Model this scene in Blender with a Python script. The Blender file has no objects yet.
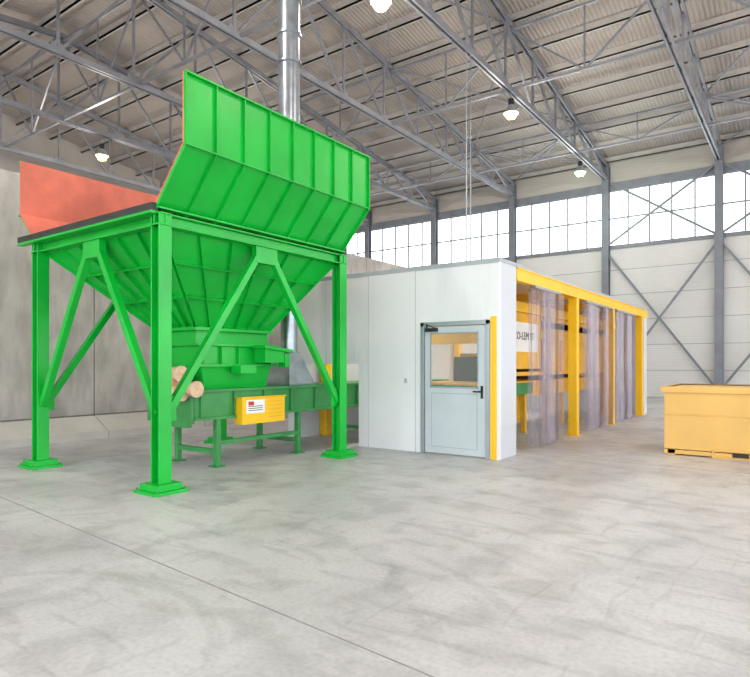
import bpy, math, random
from mathutils import Vector, Matrix
random.seed(7)
scene=bpy.context.scene
try:
    scene.view_settings.view_transform='Standard'
except Exception: pass

# ---------------------------------------------------------------- materials
def srgb(r,g,b):
    f=lambda c:(c/255/12.92) if c/255<=0.04045 else ((c/255+0.055)/1.055)**2.4
    return (f(r),f(g),f(b),1)
def mat(name,c,rough=0.5,metal=0.0,var=0.08,scale=3.0,bump=0.0,bscale=40,spec=0.5,stretch=None):
    m=bpy.data.materials.new(name); m.use_nodes=True
    nt=m.node_tree; n=nt.nodes; l=nt.links
    b=n['Principled BSDF']; b.inputs['Roughness'].default_value=rough; b.inputs['Metallic'].default_value=metal
    b.inputs['Specular IOR Level'].default_value=spec
    tc=n.new('ShaderNodeTexCoord'); mp=n.new('ShaderNodeMapping')
    l.new(tc.outputs['Object'],mp.inputs['Vector'])
    if stretch: mp.inputs['Scale'].default_value=stretch
    no=n.new('ShaderNodeTexNoise'); no.inputs['Scale'].default_value=scale; no.inputs['Detail'].default_value=6
    l.new(mp.outputs[0],no.inputs['Vector'])
    r=n.new('ShaderNodeValToRGB')
    r.color_ramp.elements[0].position=0.3; r.color_ramp.elements[1].position=0.7
    r.color_ramp.elements[0].color=tuple(x*(1-var*2) for x in c[:3])+(1,)
    r.color_ramp.elements[1].color=tuple(min(1,x*(1+var)) for x in c[:3])+(1,)
    l.new(no.outputs['Fac'],r.inputs['Fac']); l.new(r.outputs['Color'],b.inputs['Base Color'])
    if bump>0:
        n2=n.new('ShaderNodeTexNoise'); n2.inputs['Scale'].default_value=bscale
        l.new(tc.outputs['Object'],n2.inputs['Vector'])
        bp=n.new('ShaderNodeBump'); bp.inputs['Strength'].default_value=bump; bp.inputs['Distance'].default_value=0.02
        l.new(n2.outputs['Fac'],bp.inputs['Height']); l.new(bp.outputs['Normal'],b.inputs['Normal'])
    return m
def ribbed(name,c,axis='X',scale=6.0,rough=0.5,strength=0.5,dark=0.0):
    m=mat(name,c,rough,0,0.03,0.6)
    nt=m.node_tree;n=nt.nodes;l=nt.links;b=n['Principled BSDF']
    tc=n.new('ShaderNodeTexCoord'); w=n.new('ShaderNodeTexWave'); w.bands_direction=axis
    w.inputs['Scale'].default_value=scale; w.inputs['Distortion'].default_value=0
    l.new(tc.outputs['Object'],w.inputs['Vector'])
    bp=n.new('ShaderNodeBump'); bp.inputs['Strength'].default_value=strength; bp.inputs['Distance'].default_value=0.02
    l.new(w.outputs['Fac'],bp.inputs['Height']); l.new(bp.outputs['Normal'],b.inputs['Normal'])
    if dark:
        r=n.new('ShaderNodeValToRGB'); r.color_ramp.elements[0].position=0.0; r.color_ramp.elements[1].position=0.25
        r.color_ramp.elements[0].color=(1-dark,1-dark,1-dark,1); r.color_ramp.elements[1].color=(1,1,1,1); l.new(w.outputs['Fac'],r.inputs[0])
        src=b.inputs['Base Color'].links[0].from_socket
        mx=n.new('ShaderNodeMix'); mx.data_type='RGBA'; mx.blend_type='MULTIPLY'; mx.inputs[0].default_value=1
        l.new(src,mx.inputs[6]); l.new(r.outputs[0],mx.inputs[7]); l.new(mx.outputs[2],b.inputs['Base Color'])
    return m
GREEN=mat('green_paint',srgb(2,181,55),0.33,0,0.08,1.5)
GREEN2=mat('green_paint_machine',srgb(58,146,76),0.45,0,0.12,3)
PINK=mat('red_primer',srgb(226,122,100),0.6,0,0.12,2.5)
STEEL=mat('dark_grate_steel',srgb(66,68,64),0.5,0.4,0.15,8)
GALV=mat('galvanised_duct',srgb(178,186,194),0.30,0.8,0.14,5)
TRUSS=mat('truss_steel',srgb(148,150,158),0.42,0.25,0.1,2)
COLM=mat('column_steel',srgb(128,134,142),0.5,0.2,0.08,2)
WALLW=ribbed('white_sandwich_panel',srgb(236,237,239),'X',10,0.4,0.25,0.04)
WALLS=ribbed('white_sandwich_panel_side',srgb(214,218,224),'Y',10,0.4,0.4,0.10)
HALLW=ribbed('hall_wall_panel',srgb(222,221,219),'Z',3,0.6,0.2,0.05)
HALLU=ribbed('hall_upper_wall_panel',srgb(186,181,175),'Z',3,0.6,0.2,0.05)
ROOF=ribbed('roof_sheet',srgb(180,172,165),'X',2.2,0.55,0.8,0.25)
PURL=mat('purlin_steel',srgb(190,187,184),0.5,0.2,0.06,2)
YEL=mat('yellow_paint',srgb(250,196,22),0.4,0,0.04,2)
TAN=mat('bin_ochre_paint',srgb(230,184,100),0.5,0,0.05,1.5)
TANIN=mat('bin_inside',srgb(215,178,105),0.6,0,0.1,1.5)
DOORM=mat('door_grey_leaf',srgb(196,205,211),0.4,0,0.03,2)
ALU=mat('aluminium_frame',srgb(166,172,178),0.35,0.5,0.04,4)
BLK=mat('black_plastic',srgb(28,28,30),0.5,0,0.05,5)
DARK=mat('dark_rubber',srgb(70,68,60),0.7,0,0.1,5)
MOTOR=mat('motor_buff',srgb(222,186,158),0.5,0,0.10,9)
WHITEP=mat('white_label',srgb(240,240,236),0.5,0,0.01,3)
REDP=mat('red_label',srgb(200,50,40),0.5,0,0.01,3)
FRAMEW=mat('window_frame',srgb(140,144,150),0.5,0.1,0.04,3)
INNERF=mat('inner_machine_yellow',srgb(238,180,40),0.5,0,0.06,3)
JOINTG=mat('panel_joint_grey',srgb(170,176,182),0.5,0,0.03,3)

def glassy(name,c,f,rough=0.05):
    m=bpy.data.materials.new(name); m.use_nodes=True; nt=m.node_tree; n=nt.nodes; l=nt.links
    out=n['Material Output']; b=n['Principled BSDF']; b.inputs['Base Color'].default_value=c; b.inputs['Roughness'].default_value=rough
    t=n.new('ShaderNodeBsdfTransparent'); mx=n.new('ShaderNodeMixShader')
    no=n.new('ShaderNodeTexNoise'); no.inputs['Scale'].default_value=2
    mr=n.new('ShaderNodeMapRange'); mr.inputs['To Min'].default_value=f*0.85; mr.inputs['To Max'].default_value=f*1.15
    l.new(no.outputs['Fac'],mr.inputs['Value']); l.new(mr.outputs[0],mx.inputs[0])
    l.new(t.outputs[0],mx.inputs[1]); l.new(b.outputs[0],mx.inputs[2]); l.new(mx.outputs[0],out.inputs['Surface'])
    return m
GLASS=glassy('window_glass',srgb(225,235,235),0.10)
PVC=glassy('pvc_strip',srgb(172,164,180),0.34,0.12)
def emis(name,c,s):
    m=bpy.data.materials.new(name); m.use_nodes=True; n=m.node_tree.nodes; b=n['Principled BSDF']
    b.inputs['Emission Color'].default_value=c; b.inputs['Emission Strength'].default_value=s; b.inputs['Base Color'].default_value=c
    return m
LAMPW=emis('lamp_glow_warm',srgb(255,184,96),3.2)
LAMPG=emis('lamp_glow_green',srgb(170,255,150),2.2)
FILLTUBE=emis('cabin_fill_glow',srgb(255,252,244),5)  # glow for the tubes added inside the cabin

CONC=mat('precast_concrete',srgb(192,187,182),0.85,0,0.15,0.9,0.3,25)
nt=CONC.node_tree;n=nt.nodes;l=nt.links;b=n['Principled BSDF']
tc=n.new('ShaderNodeTexCoord'); mp=n.new('ShaderNodeMapping'); mp.inputs['Scale'].default_value=(1,1.6,.5); l.new(tc.outputs['Object'],mp.inputs[0])
q=n.new('ShaderNodeTexNoise'); q.inputs['Scale'].default_value=2.4; q.inputs['Detail'].default_value=10; l.new(mp.outputs[0],q.inputs['Vector'])
r=n.new('ShaderNodeValToRGB'); r.color_ramp.elements[0].position=.38; r.color_ramp.elements[0].color=(.80,.79,.78,1); r.color_ramp.elements[1].position=.58; r.color_ramp.elements[1].color=(1,1,1,1); l.new(q.outputs['Fac'],r.inputs[0])
src=b.inputs['Base Color'].links[0].from_socket; mx=n.new('ShaderNodeMix'); mx.data_type='RGBA'; mx.blend_type='MULTIPLY'; mx.inputs[0].default_value=1
l.new(src,mx.inputs[6]); l.new(r.outputs[0],mx.inputs[7]); l.new(mx.outputs[2],b.inputs['Base Color'])
KERB=mat('concrete_kerb',srgb(198,193,187),0.85,0,0.08,1.2,0.25,25)
SEAM=mat('concrete_seam',srgb(120,116,112),0.9,0,0.1,3)
# floor
FLOOR=bpy.data.materials.new('polished_concrete_floor'); FLOOR.use_nodes=True
nt=FLOOR.node_tree;n=nt.nodes;l=nt.links;b=n['Principled BSDF']
tc=n.new('ShaderNodeTexCoord')
def noise(sc,det,dist=0,stretch=None,rot=0):
    mp=n.new('ShaderNodeMapping'); l.new(tc.outputs['Object'],mp.inputs[0])
    if stretch: mp.inputs['Scale'].default_value=stretch
    mp.inputs['Rotation'].default_value=(0,0,rot)
    q=n.new('ShaderNodeTexNoise'); q.inputs['Scale'].default_value=sc; q.inputs['Detail'].default_value=det; q.inputs['Distortion'].default_value=dist
    l.new(mp.outputs[0],q.inputs['Vector']); return q
def ramp(src,p0,c0,p1,c1):
    r=n.new('ShaderNodeValToRGB'); r.color_ramp.elements[0].position=p0; r.color_ramp.elements[1].position=p1
    r.color_ramp.elements[0].color=c0; r.color_ramp.elements[1].color=c1; l.new(src,r.inputs[0]); return r
def mul(a,bb,f=1.0):
    m=n.new('ShaderNodeMix'); m.data_type='RGBA'; m.blend_type='MULTIPLY'; m.inputs[0].default_value=f
    l.new(a,m.inputs[6]); l.new(bb,m.inputs[7]); return m.outputs[2]
r1=ramp(noise(0.5,9,0.4).outputs['Fac'],0.32,srgb(192,190,191),0.68,srgb(219,217,218))
r2=ramp(noise(2.4,12,0.5).outputs['Fac'],0.36,(0.82,0.82,0.82,1),0.52,(1,1,1,1))
r3=ramp(noise(1.3,10,0.6,(1,5,1),0.9).outputs['Fac'],0.34,(0.86,0.86,0.86,1),0.44,(1,1,1,1))
r5=ramp(noise(1.6,10,0.8,(6,1,1),0.3).outputs['Fac'],0.60,(1,1,1,1),0.72,(0.85,0.85,0.85,1))
r4=ramp(noise(30,5).outputs['Fac'],0.3,(0.86,0.86,0.86,1),0.6,(1,1,1,1))
wv=n.new('ShaderNodeTexWave'); wv.wave_type='RINGS'; wv.rings_direction='Z'; wv.inputs['Scale'].default_value=0.55; wv.inputs['Distortion'].default_value=1.2; wv.inputs['Detail'].default_value=2
mpw=n.new('ShaderNodeMapping'); mpw.inputs['Location'].default_value=(3.5,-1.0,0); l.new(tc.outputs['Object'],mpw.inputs[0]); l.new(mpw.outputs[0],wv.inputs['Vector'])
rw=ramp(wv.outputs['Fac'],0.90,(1,1,1,1),0.985,(0.88,0.88,0.88,1))
msk=ramp(noise(0.7,5).outputs['Fac'],0.45,(0,0,0,1),0.6,(1,1,1,1))
mxw=n.new('ShaderNodeMix'); mxw.data_type='RGBA'; mxw.inputs[6].default_value=(1,1,1,1); l.new(msk.outputs[0],mxw.inputs[0]); l.new(rw.outputs[0],mxw.inputs[7])
c=mul(mul(mul(mul(mul(r1.outputs[0],r2.outputs[0]),r3.outputs[0]),r4.outputs[0]),r5.outputs[0]),mxw.outputs[2])
l.new(c,b.inputs['Base Color'])
rr=n.new('ShaderNodeMapRange'); rr.inputs['To Min'].default_value=0.32; rr.inputs['To Max'].default_value=0.58
l.new(noise(1.5,6).outputs['Fac'],rr.inputs['Value']); l.new(rr.outputs[0],b.inputs['Roughness'])
JOINT=mat('floor_joint',srgb(155,152,150),0.8,0,0.15,4)

# ---------------------------------------------------------------- mesh builder
class MB:
    def __init__(s): s.v=[];s.f=[];s.m=[];s.mats=[]
    def mi(s,m):
        if m not in s.mats: s.mats.append(m)
        return s.mats.index(m)
    def add(s,vs,fs,m):
        o=len(s.v); s.v+= [tuple(v) for v in vs]; k=s.mi(m)
        for f in fs: s.f.append(tuple(i+o for i in f)); s.m.append(k)
    def box(s,x0,x1,y0,y1,z0,z1,m):
        vs=[(x,y,z) for z in(z0,z1) for x,y in((x0,y0),(x1,y0),(x1,y1),(x0,y1))]
        s.add(vs,[(3,2,1,0),(4,5,6,7),(0,1,5,4),(1,2,6,5),(2,3,7,6),(3,0,4,7)],m)
    def beam(s,a,b,w,h,m,up=(0,0,1)):
        a=Vector(a);b=Vector(b);d=(b-a).normalized();u=Vector(up)
        if abs(d.dot(u))>0.98: u=Vector((0,1,0))
        sx=d.cross(u).normalized()*w/2; sy=sx.cross(d).normalized()*h/2
        vs=[p+i*sx+j*sy for p in(a,b) for i,j in((-1,-1),(1,-1),(1,1),(-1,1))]
        s.add(vs,[(3,2,1,0),(4,5,6,7),(0,1,5,4),(1,2,6,5),(2,3,7,6),(3,0,4,7)],m)
    def angle(s,a,b,w,t,m,up=(0,0,1)):
        a=Vector(a);b=Vector(b);d=(b-a).normalized();u=Vector(up)
        if abs(d.dot(u))>0.98: u=Vector((0,1,0))
        sx=d.cross(u).normalized(); sy=sx.cross(d).normalized()
        s.beam(a+sy*(w/2-t/2),b+sy*(w/2-t/2),w,t,m,up); s.beam(a-sy*(w/2-t/2),b-sy*(w/2-t/2),w,t,m,up); s.beam(a,b,t,w-2*t,m,up)
    def cyl(s,a,b,r,m,seg=20,r2=None):
        a=Vector(a);b=Vector(b);d=(b-a).normalized();u=Vector((0,0,1))
        if abs(d.dot(u))>0.98:u=Vector((1,0,0))
        p=d.cross(u).normalized();q=p.cross(d)
        r2=r if r2 is None else r2
        vs=[a+(p*math.cos(t)+q*math.sin(t))*r for t in[2*math.pi*i/seg for i in range(seg)]]
        vs+=[b+(p*math.cos(t)+q*math.sin(t))*r2 for t in[2*math.pi*i/seg for i in range(seg)]]
        s.add(vs,[(i,(i+1)%seg,seg+(i+1)%seg,seg+i) for i in range(seg)]+[tuple(range(seg))[::-1],tuple(range(seg,2*seg))],m)
    def plate(s,pts,t,m,m2=None):
        P=[Vector(p) for p in pts]; nn=(P[1]-P[0]).cross(P[2]-P[0]).normalized(); k=len(P)
        Q=[p-nn*t for p in P]
        s.add(P+Q,[tuple(range(k))],m)
        s.add(P+Q,[tuple(range(k,2*k))[::-1]],m2 or m)
        s.add(P+Q,[(i,k+i,k+(i+1)%k,(i+1)%k) for i in range(k)],m2 or m)
    def rib(s,a,b,nrm,h,t,m):
        a=Vector(a);b=Vector(b);nrm=Vector(nrm).normalized();d=(b-a).normalized();sd=d.cross(nrm).normalized()*t/2
        vs=[a-sd,a+sd,b+sd,b-sd]; vs+=[v+nrm*h for v in vs]
        s.add(vs,[(3,2,1,0),(4,5,6,7),(0,1,5,4),(1,2,6,5),(2,3,7,6),(3,0,4,7)],m)
    def frustum(s,r0,z0,r1,z1,m):
        a=[(r0[0],r0[2],z0),(r0[1],r0[2],z0),(r0[1],r0[3],z0),(r0[0],r0[3],z0)]
        b=[(r1[0],r1[2],z1),(r1[1],r1[2],z1),(r1[1],r1[3],z1),(r1[0],r1[3],z1)]
        s.add(a+b,[(3,2,1,0),(4,5,6,7),(0,1,5,4),(1,2,6,5),(2,3,7,6),(3,0,4,7)],m)
    def obj(s,name,parent=None,bevel=0,smooth=False):
        me=bpy.data.meshes.new(name); me.from_pydata(s.v,[],s.f)
        for m in s.mats: me.materials.append(m)
        for p,k in zip(me.polygons,s.m): p.material_index=k
        me.update()
        o=bpy.data.objects.new(name,me); scene.collection.objects.link(o)
        if parent: o.parent=parent
        if bevel:
            bv=o.modifiers.new('bevel','BEVEL'); bv.width=bevel; bv.segments=2; bv.limit_method='ANGLE'
        if smooth:
            for p in me.polygons: p.use_smooth=True
            try: me.set_sharp_from_angle(angle=math.radians(35))
            except Exception: pass
        return o
def empty(name):
    e=bpy.data.objects.new(name,None); scene.collection.objects.link(e); return e

# ---------------------------------------------------------------- hall dimensions
YB=30.0; YF=-8.0; XL=-31.5; XR=11.3; SP=4.75
TX=[-7.77+SP*i for i in range(-5,5)]
TX=[x for x in TX if XL<=x<=XR+0.3]
ZB=10.4; RIDGE=11.0
def ztop(y): return 11.0+0.13*(YB-y) if y>=RIDGE else 11.0+0.13*(y-YF)
def zroof(y): return ztop(y)+0.42

m=MB(); m.box(XL-0.3,XR+0.3,YF-0.3,YB+0.3,-0.2,0,FLOOR); m.obj('floor')
m=MB()
p=Vector((-12.0,3.37,0.001)); qv=Vector((XR,1.40,0.001)); m.beam(p,qv,0.011,0.001,JOINT)
for y in (9.6,14.7,24.7): m.box(-3.7 if y==9.6 else XL,XR,y-0.006,y+0.006,0,0.0015,JOINT)
m.obj('trim_floor_joints')

# ceiling
m=MB()
for (ya,yb) in ((YF-0.3,RIDGE),(RIDGE,YB+0.3)):
    za,zb=zroof(ya),zroof(yb)
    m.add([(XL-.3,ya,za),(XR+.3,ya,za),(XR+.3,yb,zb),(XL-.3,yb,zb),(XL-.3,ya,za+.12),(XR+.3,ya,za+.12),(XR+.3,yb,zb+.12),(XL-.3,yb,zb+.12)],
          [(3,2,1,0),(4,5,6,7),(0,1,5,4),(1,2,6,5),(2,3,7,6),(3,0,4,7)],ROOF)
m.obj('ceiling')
m=MB()
y=YF+0.4
while y<YB-0.1:
    z=ztop(y)+0.10
    m.box(XL,XR,y-0.035,y+0.035,z,z+0.24,PURL); m.box(XL,XR,y-0.035,y+0.10,z,z+0.03,PURL)
    y+=1.62
m.obj('roof_purlins')

# trusses
def truss(x):
    m=MB()
    for dx in(-0.07,0.07):
        m.beam((x+dx,YF,ZB),(x+dx,YB-0.2,ZB),0.06,0.17,TRUSS)
        m.beam((x+dx,YF,ztop(YF)),(x+dx,RIDGE,ztop(RIDGE)),0.06,0.17,TRUSS)
        m.beam((x+dx,RIDGE,ztop(RIDGE)),(x+dx,YB-0.2,ztop(YB)),0.06,0.17,TRUSS)
    N=16; ys=[YF+(YB-0.3-YF)*i/N for i in range(N+1)]
    for i,yy in enumerate(ys):
        m.beam((x,yy,ZB),(x,yy,ztop(yy)),0.07,0.07,TRUSS)
        if i<N:
            y2=ys[i+1]
            a,b=((yy,ZB),(y2,ztop(y2))) if yy<RIDGE else ((yy,ztop(yy)),(y2,ZB))
            m.beam((x,a[0],a[1]),(x,b[0],b[1]),0.07,0.09,TRUSS,(1,0,0))
        m.box(x-0.012,x+0.012,yy-0.2,yy+0.2,ZB-0.02,ZB+0.25,TRUSS)
    return m.obj('roof_truss')
for x in TX: truss(x)
def lattice(y):
    m=MB(); zt=ztop(y)-0.15
    m.beam((TX[0],y,ZB+0.02),(TX[-1],y,ZB+0.02),0.08,0.08,TRUSS)
    m.beam((TX[0],y,zt),(TX[-1],y,zt),0.08,0.08,TRUSS)
    for a,b in zip(TX[:-1],TX[1:]):
        c=(a+b)/2
        m.beam((a,y,zt),(c,y,ZB),0.06,0.06,TRUSS); m.beam((c,y,ZB),(b,y,zt),0.06,0.06,TRUSS)
        m.beam((c,y,ZB),(c,y,zt),0.05,0.05,TRUSS)
    m.obj('roof_bracing_girder')
for y in (25.3,18.3,11.0,4.0): lattice(y)
m=MB()
for (a,b) in ((TX[3],TX[4]),(TX[5],TX[6])):
    for (ya,yb) in ((25.3,29.8),(18.3,25.3),(11,18.3),(4,11)):
        m.beam((a,ya,ztop(ya)),(b,yb,ztop(yb)),0.05,0.05,TRUSS); m.beam((b,ya,ztop(ya)),(a,yb,ztop(yb)),0.05,0.05,TRUSS)
m.obj('roof_wind_bracing')

# back wall
WZ0,WZ1=7.15,9.85
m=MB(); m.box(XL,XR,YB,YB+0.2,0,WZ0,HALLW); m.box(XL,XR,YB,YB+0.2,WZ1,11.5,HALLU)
for z in (1.2,2.4,3.6,4.8,6.0): m.box(XL,XR,YB-0.006,YB,z,z+0.02,COLM)
m.obj('wall_back')
m=MB(); 
m.box(XL,XR,YB-0.10,YB+0.02,WZ0-0.12,WZ0,COLM); m.box(XL,XR,YB-0.12,YB+0.02,WZ1,WZ1+0.35,COLM)
m.obj('trim_window_rails')
edges=[XL]+TX[:]+[XR]; edges=sorted(set(round(e,3) for e in edges))
k=0
for a,b in zip(edges[:-1],edges[1:]):
    if b-a<0.6: continue
    k+=1; m=MB(); a2,b2=a+0.02,b-0.02
    nC=5
    for i in range(nC+1):
        x=a2+(b2-a2)*i/nC; m.box(x-0.035,x+0.035,YB-0.02,YB+0.06,WZ0,WZ1,FRAMEW)
    for z in (WZ0+0.03,WZ0+1.35,WZ1-0.03): m.box(a2,b2,YB-0.025,YB+0.055,z-0.035,z+0.035,FRAMEW)
    m.box(a2,b2,YB+0.02,YB+0.026,WZ0,WZ1,GLASS)
    m.obj('window_%d'%k)
def hcol(m,x,y,z0,z1,w,t,mt,flx=True):
    if flx:
        m.box(x-w/2,x-w/2+t,y-w/2,y+w/2,z0,z1,mt); m.box(x+w/2-t,x+w/2,y-w/2,y+w/2,z0,z1,mt); m.box(x-w/2+t,x+w/2-t,y-t/2,y+t/2,z0,z1,mt)
    else:
        m.box(x-w/2,x+w/2,y-w/2,y-w/2+t,z0,z1,mt); m.box(x-w/2,x+w/2,y+w/2-t,y+w/2,z0,z1,mt); m.box(x-t/2,x+t/2,y-w/2+t,y+w/2-t,z0,z1,mt)
for x in TX:
    m=MB(); hcol(m,x,YB-0.22,0,11.0,0.32,0.03,COLM,False); m.box(x-0.25,x+0.25,YB-0.45,YB-0.02,0,0.03,COLM); m.obj('steel_column')
m=MB()
i0=[i for i,x in enumerate(TX) if abs(x+7.77)<0.01][0]
for a,b in ((TX[i0],TX[i0+1]),(TX[i0+1],TX[i0+2])):
    for z0,z1 in ((0.3,6.9),(7.1,10.3)):
        m.beam((a,YB-0.3,z0),(b,YB-0.3,z1),0.06,0.10,COLM); m.beam((a,YB-0.26,z1),(b,YB-0.26,z0),0.06,0.10,COLM)
m.obj('wall_cross_bracing')
def gable(x,zb,m):
    k5=[(YF,zb),(YB,zb),(YB,zroof(YB)),(RIDGE,zroof(RIDGE)),(YF,zroof(YF))]
    vs=[(x,a,b) for a,b in k5]+[(x+0.2,a,b) for a,b in k5]
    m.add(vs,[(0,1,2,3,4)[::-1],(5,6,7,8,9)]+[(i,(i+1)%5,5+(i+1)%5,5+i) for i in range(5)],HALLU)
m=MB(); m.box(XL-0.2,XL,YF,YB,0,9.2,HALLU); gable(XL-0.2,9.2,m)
m.obj('wall_left')
m=MB()
gable(XR,8.4,m)
for y in (-8,1.5,11,20.5): m.box(XR,XR+0.2,y,y+0.8,0,8.4,HALLW)  # out-of-view wall, bays left open so sky light fills the hall
m.box(XR,XR+0.2,29.2,YB,0,8.4,HALLW)
m.obj('wall_right')
m=MB()
m.box(XL,XR,YF-0.2,YF,8.4,11.4,HALLW)
for x in (XL,-22,-12.5,-3,6.5,XR-0.8): m.box(x,x+0.8,YF-0.2,YF,0,8.4,HALLW)  # wall behind camera, kept open between piers to let daylight in
m.obj('wall_front')
m=MB(); m.box(-90,90,-70,YF-0.3,-0.25,-0.05,KERB); m.box(XR+0.3,90,YF-0.3,80,-0.25,-0.05,KERB); m.obj('ground_yard')

# precast partition wall
PX=-12.1
m=MB()
y=YF+0.3; 
while y<19.0:
    y2=min(y+2.4,19.2)
    m.box(PX-0.28,PX,y+0.012,y2-0.012,0,5.12,CONC)
    m.box(PX-0.05,PX-0.03,y2-0.02,y2+0.02,0,5.1,SEAM)
    m.add([(PX,y+.01,0),(PX+.55,y+.01,0),(PX+.55,y+.01,.14),(PX,y+.01,.42),(PX,y2-.01,0),(PX+.55,y2-.01,0),(PX+.55,y2-.01,.14),(PX,y2-.01,.42)],
          [(0,1,2,3),(7,6,5,4),(0,4,5,1),(1,5,6,2),(2,6,7,3),(3,7,4,0)],KERB)
    m.box(PX,PX+.008,y+.012,y2-.012,.42,.45,SEAM)
    y=y2
m.box(PX-0.2,PX-0.08,YF+0.3,19.2,0.0,5.10,CONC)
m.obj('wall_partition_precast')

# high-bay lamps
def highbay(x,y,lm,col,e=400):
    E=empty('high_bay_lamp'); m=MB(); z=9.6
    m.cyl((x,y,z),(x,y,z+0.26),0.24,ALU,24,0.10); m.cyl((x,y,z+0.26),(x,y,z+0.46),0.09,BLK,16); m.cyl((x,y,z+0.46),(x,y,ZB-0.05),0.02,ALU,8)
    m.obj('shade',E,smooth=True)
    m=MB(); m.cyl((x,y,z-0.14),(x,y,z-0.002),0.14,lm,24,0.23); m.obj('diffuser',E,smooth=True)
    L=bpy.data.lights.new('bulb','POINT'); L.energy=e; L.color=col; L.shadow_soft_size=0.2
    o=bpy.data.objects.new('bulb',L); o.location=(x,y,z-0.42); o.parent=E; scene.collection.objects.link(o)
W=(1,0.91,0.80)
for (x,y) in ((-7.7,10.9),(-7.7,18.2),(-22.2,12.6),(-22.2,20),(-7.7,3.6),(1.73,10.9),(1.73,3.6),(1.73,18.2),(-7.7,-3.7),(-22.2,4)): highbay(x,y,LAMPW,W)  # visible lamps plus unseen ones added to even out the hall light
highbay(-7.7,25.5,LAMPG,(0.9,1,0.86),300)

# ---------------------------------------------------------------- hopper
H=empty('loading_hopper')
x0,x1,y0,y1=-9.05,-6.12,4.2,7.5; ZT=3.25
m=MB()
for x in(x0,x1):
    for y in(y0,y1):
        hcol(m,x,y,0.11,ZT,0.17,0.02,GREEN,True)
        m.box(x-0.22,x+0.22,y-0.22,y+0.22,0.0,0.035,GREEN); m.box(x-0.17,x+0.17,y-0.17,y+0.17,0.035,0.11,GREEN)
        for sx in(-1,1):
            for sy in(-1,1): m.cyl((x+sx*.19,y+sy*.19,.03),(x+sx*.19,y+sy*.19,.06),.013,GREEN2,8)
for x in(x0,x1): m.angle((x,y0-0.1,ZT-0.06),(x,y1+0.1,ZT-0.06),0.15,0.02,GREEN)
for y in(y0,y1): m.angle((x0-0.1,y,ZT-0.06),(x1+0.1,y,ZT-0.06),0.15,0.02,GREEN)
ZC=0.9; xc=(x0+x1)/2; yc=(y0+y1)/2
for x in(x0,x1):
    for y in (y0,y1): 
        s=1 if y==y0 else -1
        m.beam((x,yc-s*0.1,ZT-0.2),(x,y+s*0.07,ZC),0.09,0.09,GREEN,(1,0,0))
        m.box(x-.012,x+.012,y+(0.05 if s>0 else -.2),y+(0.2 if s>0 else -.05),ZC-.08,ZC+.22,GREEN)
    m.box(x-0.05,x+0.05,yc-0.2,yc+0.2,ZT-0.36,ZT-0.12,GREEN)
for y in(y0,):
    for x in(x0,x1):
        s=1 if x==x0 else -1
        m.beam((xc-s*0.1,y,ZT-0.2),(x+s*0.07,y,ZC),0.09,0.09,GREEN,(0,1,0))
    m.box(xc-0.2,xc+0.2,y-0.05,y+0.05,ZT-0.36,ZT-0.12,GREEN)
m.obj('support_frame',H,bevel=0.004)
m=MB()
m.box(x0-0.36,x1+0.05,y0-0.16,y0-0.08,ZT+0.02,ZT+0.11,STEEL); m.box(x0-0.36,x1+0.05,y0-0.17,y0-0.07,ZT-0.01,ZT+0.02,GREEN); m.box(x0-0.1,x1+0.05,y1+0.04,y1+0.12,ZT+0.02,ZT+0.13,STEEL)
for i in range(14):
    x=x0+0.12+(x1-x0-0.24)*i/13; m.box(x-0.008,x+0.008,y0-0.1,y1+0.05,ZT+0.03,ZT+0.12,STEEL)
for i in range(14):
    y=y0+0.1+(y1-y0-0.2)*i/13; m.box(x0,x1,y-0.008,y+0.008,ZT+0.05,ZT+0.11,STEEL)
m.obj('grate',H)
def board(s,name):
    m=MB(); xb=x1 if s>0 else x0; xo=xb+s*(0.56 if s>0 else .42); za,zb,zc=ZT+0.05,3.94,4.74; ya,yb=y0-0.1,y1+0.02
    if s<0: zb=3.72; zc=4.52
    A=[(xb,ya,za),(xb,yb,za),(xo,yb,zb),(xo,ya,zb)]; B=[(xo,ya,zb),(xo,yb,zb),(xo,yb,zc),(xo,ya,zc)]
    if s<0: A=A[::-1];B=B[::-1]
    m.plate(A,0.025,GREEN,PINK); m.plate(B,0.025,GREEN,PINK)
    nA=Vector((s*(zb-za),0,-(xo-xb)*s)).normalized()
    N=8
    for i in range(N+1):
        y=ya+0.008+(yb-ya-0.016)*i/N
        if s<0 and i in (0,): y+=0.02
        h=0.04
        m.rib((xb,y,za),(xo,y,zb),nA,h,0.014,GREEN); m.rib((xo,y,zb),(xo,y,zc),(s,0,0),h,0.014,GREEN)
    m.rib((xo,ya,zb),(xo,yb,zb),(s,0,-0.3),0.05,0.014,GREEN); m.rib((xo,ya,zc-0.01),(xo,yb,zc-0.01),(s,0,0),0.05,0.02,GREEN)
    m.rib((xb,ya,za+.01),(xb,yb,za+.01),(s,0,0),0.10,0.02,GREEN)
    m.obj(name,H)
board(1,'side_board_near'); board(-1,'side_board_far')
m=MB()
T=(x0+0.08,x1-0.08,y0+0.06,y1-0.06); ztp=ZT-0.12; M_=(-7.85,-6.98,5.35,6.72); zm=2.02
t=[(T[0],T[2],ztp),(T[1],T[2],ztp),(T[1],T[3],ztp),(T[0],T[3],ztp)]
bq=[(M_[0],M_[2],zm),(M_[1],M_[2],zm),(M_[1],M_[3],zm),(M_[0],M_[3],zm)]
for i in range(4):
    j=(i+1)%4
    a,b2,c2,d=[Vector(p) for p in(bq[i],bq[j],t[j],t[i])]
    m.plate([a,b2,c2,d],0.01,GREEN,PINK)
    nn=(b2-a).cross(d-a).normalized()
    for kk in range(7):
        f=kk/6; m.rib(a.lerp(b2,f),d.lerp(c2,f),nn,0.05,0.012,GREEN)
    for g in (0.02,0.36,0.70): m.rib(a.lerp(d,g),b2.lerp(c2,g),nn,0.06,0.014,GREEN)
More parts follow.
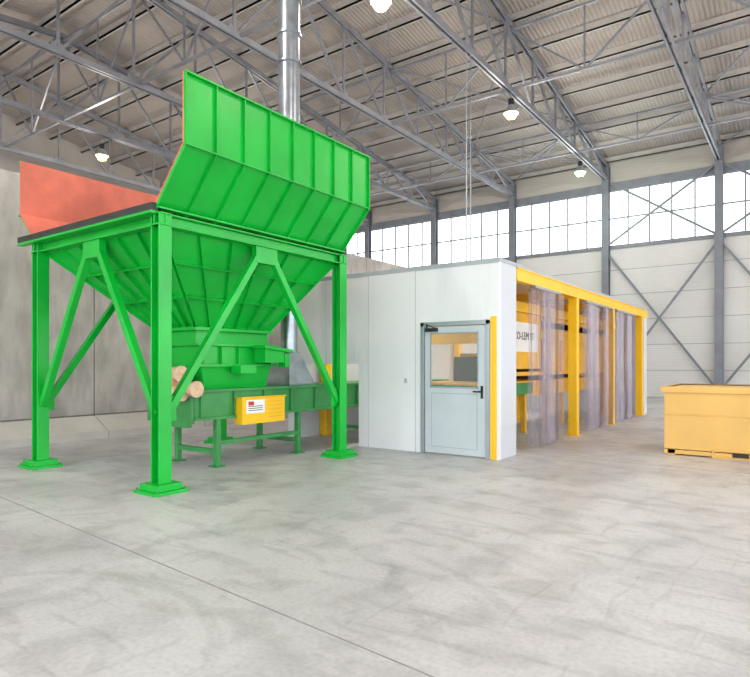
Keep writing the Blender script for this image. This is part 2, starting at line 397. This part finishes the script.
m.box(M_[0]-.08,M_[1]+.08,M_[2]-.08,M_[3]+.08,zm-.04,zm,GREEN)
m.frustum((M_[0]-.02,M_[1]+.02,M_[2]-.02,M_[3]+.02),1.80,M_,zm-.04,GREEN)
m.box(T[0]-.02,T[1]+.02,T[2]-.02,T[3]+.02,ztp,ztp+.10,GREEN)
m.obj('bin',H)
m=MB()
m.box(-7.98,-6.86,5.3,6.8,1.76,1.80,GREEN); m.box(-7.92,-6.92,5.36,6.74,1.50,1.76,GREEN)
for i in range(5):
    y=5.4+1.3*i/4; m.box(-6.92,-6.86,y-.008,y+.008,1.5,1.76,GREEN)
m.box(-7.98,-6.86,5.3,6.9,1.46,1.50,GREEN)
m.frustum((-7.75,-7.0,5.5,6.7),1.14,(-7.9,-6.92,5.4,6.75),1.46,GREEN)
m.box(-6.86,-6.62,6.35,6.75,1.52,1.74,GREEN)
m.box(-6.88,-6.66,5.9,6.2,1.36,1.48,GREEN); m.box(-6.75,-6.60,6.75,6.85,1.45,1.66,GREEN)
m.beam((-6.72,6.3,1.76),(-6.72,6.9,1.70),0.3,0.05,GREEN)
m.obj('feeder',H,bevel=0.004)
m=MB()
for (x,y,z,L) in((-7.02,5.12,1.36,.42),(-6.84,5.24,1.15,.40),(-6.98,5.10,1.10,.36),(-7.16,5.08,1.22,.3)):
    m.cyl((x-L,y,z),(x,y,z),0.10,MOTOR,24); m.cyl((x,y,z),(x+0.03,y,z),0.115,MOTOR,24); m.cyl((x-L-.03,y,z),(x-L,y,z),0.115,MOTOR,24)
    m.cyl((x+.03,y,z),(x+.034,y,z),0.022,INNERF,12)
m.box(-7.4,-7.1,5.1,5.4,1.28,1.42,GREEN)
m.obj('vibrating_motors',H,smooth=True)

# ---------------------------------------------------------------- conveyor
C=empty('belt_conveyor')
m=MB(); cx0,cx1=-7.95,-6.9
m.box(cx0,cx0+0.05,5.25,12.5,0.72,1.12,GREEN2); m.box(cx1-0.05,cx1,5.25,12.5,0.72,1.12,GREEN2)
m.box(cx0,cx1,5.22,5.27,0.66,1.12,GREEN2)
m.box(cx0-.03,cx1+.05,5.2,12.5,1.10,1.14,GREEN2); m.box(cx1,cx1+.05,5.25,12.5,0.70,0.74,GREEN2)
for i in range(12):
    y=5.35+i*0.6; m.box(cx1,cx1+.04,y,y+.015,0.74,1.10,GREEN2)
m.box(cx0+.1,cx1-.1,5.22,5.3,0.6,0.66,GREEN2)
for y in (5.7,7.4,9.6,11.6):
    for x in (cx0+.08,cx1-.05):
        m.beam((x,y,0.02),(x,y,0.74),0.08,0.08,GREEN2); m.box(x-.09,x+.09,y-.09,y+.09,0,0.02,GREEN2)
    m.beam((cx0+.08,y,0.22),(cx1-.05,y,0.22),0.07,0.07,GREEN2)
m.beam((cx1-.05,5.7,0.35),(cx1-.05,7.4,0.35),0.06,0.06,GREEN2)
m.obj('trough_frame',C,bevel=0.004)
m=MB(); m.box(cx0+.05,cx1-.05,5.27,12.5,0.80,0.84,DARK); m.cyl((cx0+.05,5.4,.80),(cx1-.05,5.4,.80),.1,DARK,20); m.obj('belt',C)
m=MB(); m.box(-6.9,-6.72,5.98,6.86,0.60,1.0,YEL)
for z in (0.68,0.74,0.80,0.86,0.92): m.box(-6.722,-6.712,6.5,6.8,z,z+0.012,INNERF)
m.box(-6.72,-6.70,5.96,6.88,0.99,1.01,YEL)
m.obj('drive_guard',C,bevel=0.006)
m=MB(); m.box(-6.719,-6.714,6.05,6.42,0.76,0.96,WHITEP); 
for z in (0.80,0.83,0.86): m.box(-6.714,-6.712,6.09,6.38,z,z+0.01,BLK)
m.box(-6.714,-6.712,6.09,6.2,0.88,0.94,REDP); m.obj('warning_label',C)
D=empty('extraction_duct')
m=MB(); hx,hy=-7.42,7.68
m.frustum((hx-.33,hx+.33,hy-.33,hy+.33),1.14,(hx-.13,hx+.13,hy-.13,hy+.13),1.72,GALV); m.box(hx-.37,hx+.37,hy-.37,hy+.37,1.14,1.17,GALV)
m.obj('hood',D)
m=MB(); m.cyl((hx,hy,1.70),(hx,hy,4.2),.15,GALV,32); m.cyl((hx,hy,4.2),(hx,hy,4.6),.15,GALV,32,.19); m.cyl((hx,hy,4.6),(hx,hy,12.9),.19,GALV,32)
for z in (2.3,3.4,4.6,5.7,6.8,7.3,7.9,9.1,10.3,11.5): 
    r=.18 if z<4.4 else .225; m.cyl((hx,hy,z),(hx,hy,z+.035),r,GALV,32)
m.obj('pipe',D,smooth=True)

# ---------------------------------------------------------------- white enclosure
B=empty('process_enclosure_cabin')
bx0,bx1,by0,by1,bz=-8.4,-3.87,8.67,19.4,3.11
m=MB(); t=0.08
dx0,dx1,dz=-5.29,-4.02,2.2
ox0,ox1,oz=-8.2,-6.62,1.5
m.box(bx0,ox0,by0,by0+t,0,bz,WALLW); m.box(ox0,ox1,by0,by0+t,oz,bz,WALLW); m.box(ox1,dx0,by0,by0+t,0,bz,WALLW)
m.box(dx0,dx1,by0,by0+t,dz,bz,WALLW); m.box(dx1,bx1,by0,by0+t,0,bz,WALLW)
m.obj('wall_panel_front',B)
m=MB()
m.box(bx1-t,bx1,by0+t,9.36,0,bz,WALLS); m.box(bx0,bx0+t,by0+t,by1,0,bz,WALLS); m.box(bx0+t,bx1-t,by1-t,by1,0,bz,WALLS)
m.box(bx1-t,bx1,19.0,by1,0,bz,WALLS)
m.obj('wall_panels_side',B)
m=MB(); m.box(bx0,bx1,by0,by1,bz,bz+0.05,WALLW); m.box(bx0-.01,bx1+.01,by0-.01,by0,bz-.02,bz+.055,JOINTG); m.box(bx1,bx1+.012,by0,by1,bz+.0,bz+.055,JOINTG); m.obj('roof_panel',B)
m=MB()
for x in (-7.4,-6.4,-5.4): m.box(x-.004,x+.004,by0-.003,by0,(oz if x<ox1 else (dz if x>dx0 else 0)),bz,JOINTG)
m.box(dx1+0.012,dx1+0.115,by0-.015,by0+.001,0,2.25,YEL)
m.box(-5.62,-5.57,by0-.02,by0,1.17,1.25,JOINTG)
m.obj('panel_trim',B)
m=MB()
m.box(bx1-.16,bx1+.015,9.36,by1,2.90,bz-.005,YEL)
m.box(bx1-.02,bx1+.03,9.36,by1,2.88,2.91,YEL); m.box(bx1-.02,bx1+.03,9.36,by1,bz-.035,bz-.005,YEL)
for y in (12.6,15.5,18.75): m.box(bx1-.16,bx1+.02,y-.08,y+.08,0,2.9,YEL); m.box(bx1-.2,bx1+.06,y-.13,y+.13,0,.02,YEL)
for y in (9.6,12.6,15.5,18.75): m.box(bx0+.1,bx0+.28,y-.09,y+.09,0,2.86,YEL); m.box(bx0+.28,bx1-.16,y-.06,y+.06,2.88,3.05,YEL)
m.box(bx1-.9,bx1-.75,9.0,18.9,2.55,2.75,YEL)
m.obj('yellow_steel_frame',B,bevel=0.004)
def curtain(ya,yb,n_):
    m=MB()
    m.box(bx1-.05,bx1+.05,ya-.05,yb+.05,2.84,2.88,ALU)
    for i in range(n_):
        yc_=ya+(yb-ya)*(i+.5)/n_; w=0.16; ang=random.uniform(-1.2,1.2); xo=bx1+random.uniform(-.09,.06); zb=random.uniform(.01,.05)
        vs=[];seg=8
        ph=random.uniform(0,6)
        for kz in range(seg+1):
            z=zb+(2.84-zb)*kz/seg; sw=(1-kz/seg)*random.uniform(-.012,.012)
            for q in(-1,-.33,.33,1):
                cur=0.02*(1-q*q)
                px=q*w/2*math.sin(ang)+cur*math.cos(ang); py=q*w/2*math.cos(ang)-cur*math.sin(ang)
                vs.append((xo+px+.015*math.sin(z*2+ph)*(1-kz/seg),yc_+py+sw,z))
        fs=[(r*4+c_,r*4+c_+1,(r+1)*4+c_+1,(r+1)*4+c_) for r in range(seg) for c_ in range(3)]
        m.add(vs,fs,PVC)
    m.obj('strip_curtain',B)
curtain(10.15,11.45,16); curtain(13.2,15.3,22); curtain(15.75,17.7,18)
m=MB()
for y in (10.5,13.5,16.5): m.box(-6.8,-6.6,y-.6,y+.6,2.80,2.86,FILLTUBE); 
m.obj('cabin_fill_tubes',B)  # invented fixtures, added to light the cabin interior
for y in (10.5,13.5,16.5):
    L=bpy.data.lights.new('cabin_fill','AREA'); L.shape='RECTANGLE'; L.size=.2; L.size_y=1.2; L.energy=40; L.color=(1,.98,.94)  # added fill light under each invented cabin tube
    o=bpy.data.objects.new('cabin_fill_lamp',L); o.location=(-6.7,y,2.78); o.parent=B; scene.collection.objects.link(o)

Dr=empty('door_1')
m=MB(); yy=by0-0.02
m.box(dx0,dx0+.07,yy,by0+.09,0,dz,ALU); m.box(dx1-.07,dx1,yy,by0+.09,0,dz,ALU); m.box(dx0,dx1,yy,by0+.09,dz-.07,dz,ALU)
m.obj('frame',Dr,bevel=.004)
m=MB(); a,b2=dx0+.08,dx1-.08; f0,f1=by0+.005,by0+.055
m.box(a,b2,f0,f1,0.02,1.10,DOORM); m.box(a,b2,f0,f1,2.02,dz-.08,DOORM); m.box(a,a+.10,f0,f1,1.10,2.02,DOORM); m.box(b2-.12,b2,f0,f1,1.10,2.02,DOORM)
m.box(a+.10,b2-.12,f0-.008,f0,1.10,1.125,ALU); m.box(a+.10,b2-.12,f0-.008,f0,2.0,2.02,ALU)
m.box(a+.10,a+.12,f0-.008,f0,1.1,2.02,ALU); m.box(b2-.14,b2-.12,f0-.008,f0,1.1,2.02,ALU)
m.box(a+.12,b2-.14,f0-.004,f0-.001,.12,1.02,ALU); m.box(a+.13,b2-.15,f0-.006,f0-.003,.13,1.01,DOORM)
m.obj('leaf',Dr)
m=MB(); m.box(a+.10,b2-.12,f0+.02,f0+.026,1.10,2.02,GLASS); m.obj('pane',Dr)
m=MB(); m.box(b2-.08,b2-.04,f0-.012,f0,.95,1.15,BLK); m.cyl((b2-.06,f0,1.06),(b2-.06,f0-.06,1.06),.012,BLK,10); m.beam((b2-.05,f0-.06,1.06),(b2-.19,f0-.06,1.06),.02,.025,BLK)
m.box(a+.03,a+.25,f0-.06,f0,dz-.16,dz-.10,BLK); m.beam((a+.05,f0-.03,dz-.10),(a+.05,f0-.03,dz-.03),.02,.02,BLK); m.beam((a+.22,f0-.05,dz-.1),(a+.05,f0-.07,dz-.04),.02,.012,BLK)
m.obj('closer_and_handle',Dr)

S=empty('sorting_machine')
m=MB()
m.box(-6.4,-4.7,10.5,10.6,1.9,2.7,INNERF); m.box(-6.4,-4.7,10.6,18.0,2.3,2.45,INNERF)
m.box(-4.8,-4.7,10.6,18.0,2.05,2.6,INNERF); m.box(-6.4,-6.3,10.6,18.0,2.05,2.6,INNERF)
m.box(-4.80,-4.72,12.9,17.9,1.30,2.05,INNERF)
for y in (12.9,14.1,15.4,16.6,17.9): m.box(-4.72,-4.66,y-.04,y+.04,1.3,2.05,INNERF)
m.box(-4.72,-4.64,10.6,17.9,1.26,1.34,INNERF)
for y in (10.6,13.2,15.4,17.9):
    for x in (-6.35,-4.75): m.box(x-.06,x+.06,y-.06,y+.06,0,2.3,INNERF)
m.obj('gantry',S,bevel=.004)
m=MB()
m.box(-6.2,-4.9,10.0,18.0,.85,1.1,GREEN2); m.box(-6.25,-4.85,10.0,18.0,1.1,1.14,INNERF)
m.box(-4.9,-4.86,12.7,18.0,.80,1.1,INNERF)
for y in (10.2,12.5,15,17.7):
    for x in (-6.1,-5.0): m.box(x-.05,x+.05,y-.05,y+.05,0,.85,INNERF)
for y in (11.5,14,16.4): m.box(-6.0,-5.1,y-.35,y+.35,1.14,1.65,DARK); m.box(-5.9,-5.2,y-.25,y+.25,1.65,1.72,INNERF)
m.obj('conveyor_bed',S,bevel=.004)
m=MB(); m.box(-4.70,-4.68,10.7,12.7,1.40,2.45,INNERF); m.box(-4.68,-4.675,10.95,12.5,1.75,2.35,WHITEP); m.obj('sign_board',S)
def text(body,loc,rot,size,mt,parent,name):
    cu=bpy.data.curves.new(name,'FONT'); cu.body=body; cu.size=size; cu.extrude=.002; cu.align_x='CENTER'
    o=bpy.data.objects.new(name,cu); o.location=loc; o.rotation_euler=rot; o.data.materials.append(mt); o.parent=parent; scene.collection.objects.link(o)
text('CO-LEM ST',(-4.672,11.72,2.0),(math.pi/2,0,math.pi/2),.22,BLK,S,'sign_text')

m=MB(); m.cyl((-7.72,15.1,bz+.05),(-7.72,15.1,ZB),.018,ALU,8); m.cyl((-7.72,15.35,bz+.05),(-7.72,15.35,ZB),.018,ALU,8); m.obj('cable_drop')

# ---------------------------------------------------------------- ochre bin
m=MB(); a,b2,c0,c1=-1.9,1.1,10.87,12.5; z0,z1=.10,1.13
m.box(a,b2,c0,c0+.03,z0,z1,TAN); m.box(a,b2,c1-.03,c1,z0,z1,TAN); m.box(a,a+.03,c0+.03,c1-.03,z0,z1,TAN); m.box(b2-.03,b2,c0+.03,c1-.03,z0,z1,TAN)
m.box(a,b2,c0,c1,z0-.02,z0,TANIN)
m.box(a+.03,b2-.03,c0+.03,c1-.03,z1-.05,z1-.02,TAN)
m.box(a-.05,b2+.05,c0-.05,c0+.03,z1-.10,z1,TAN); m.box(a-.05,b2+.05,c1-.03,c1+.05,z1-.10,z1,TAN); m.box(a-.05,a+.03,c0+.03,c1-.03,z1-.10,z1,TAN); m.box(b2-.03,b2+.05,c0+.03,c1-.03,z1-.10,z1,TAN)
m.box(a-.01,b2+.01,c0-.015,c0,.66,.68,TAN)
for x in (-1.85,.9): m.box(x,x+.12,c0,c1,0,z0,TAN)
m.box(a,b2,c0,c0+.05,.02,z0,TAN)
for x in (-1.2,.25):
    m.box(x,x+.55,c0-.02,c1+.02,0.0,.02,TAN); m.box(x,x+.03,c0-.02,c1+.02,0.02,.13,TAN); m.box(x+.52,x+.55,c0-.02,c1+.02,0.02,.13,TAN); m.box(x,x+.55,c0-.02,c1+.02,.11,.14,TAN)
    m.box(x+.28,x+.5,c0-.01,c1-.05,.03,.1,BLK)
m.obj('steel_tipping_bin',bevel=.006)

# ---------------------------------------------------------------- world + camera
w=bpy.data.worlds.new('sky'); scene.world=w; w.use_nodes=True
bg=w.node_tree.nodes['Background']; bg.inputs[0].default_value=(0.91,0.95,1.0,1); bg.inputs[1].default_value=4.25
cam=bpy.data.cameras.new('camera'); cam.lens=28.6; cam.sensor_width=36; cam.shift_y=25.5/750; cam.clip_end=300
o=bpy.data.objects.new('camera',cam); o.location=(0,0,1.5); o.rotation_euler=(math.pi/2,0,math.radians(35.8)); scene.collection.objects.link(o); scene.camera=o
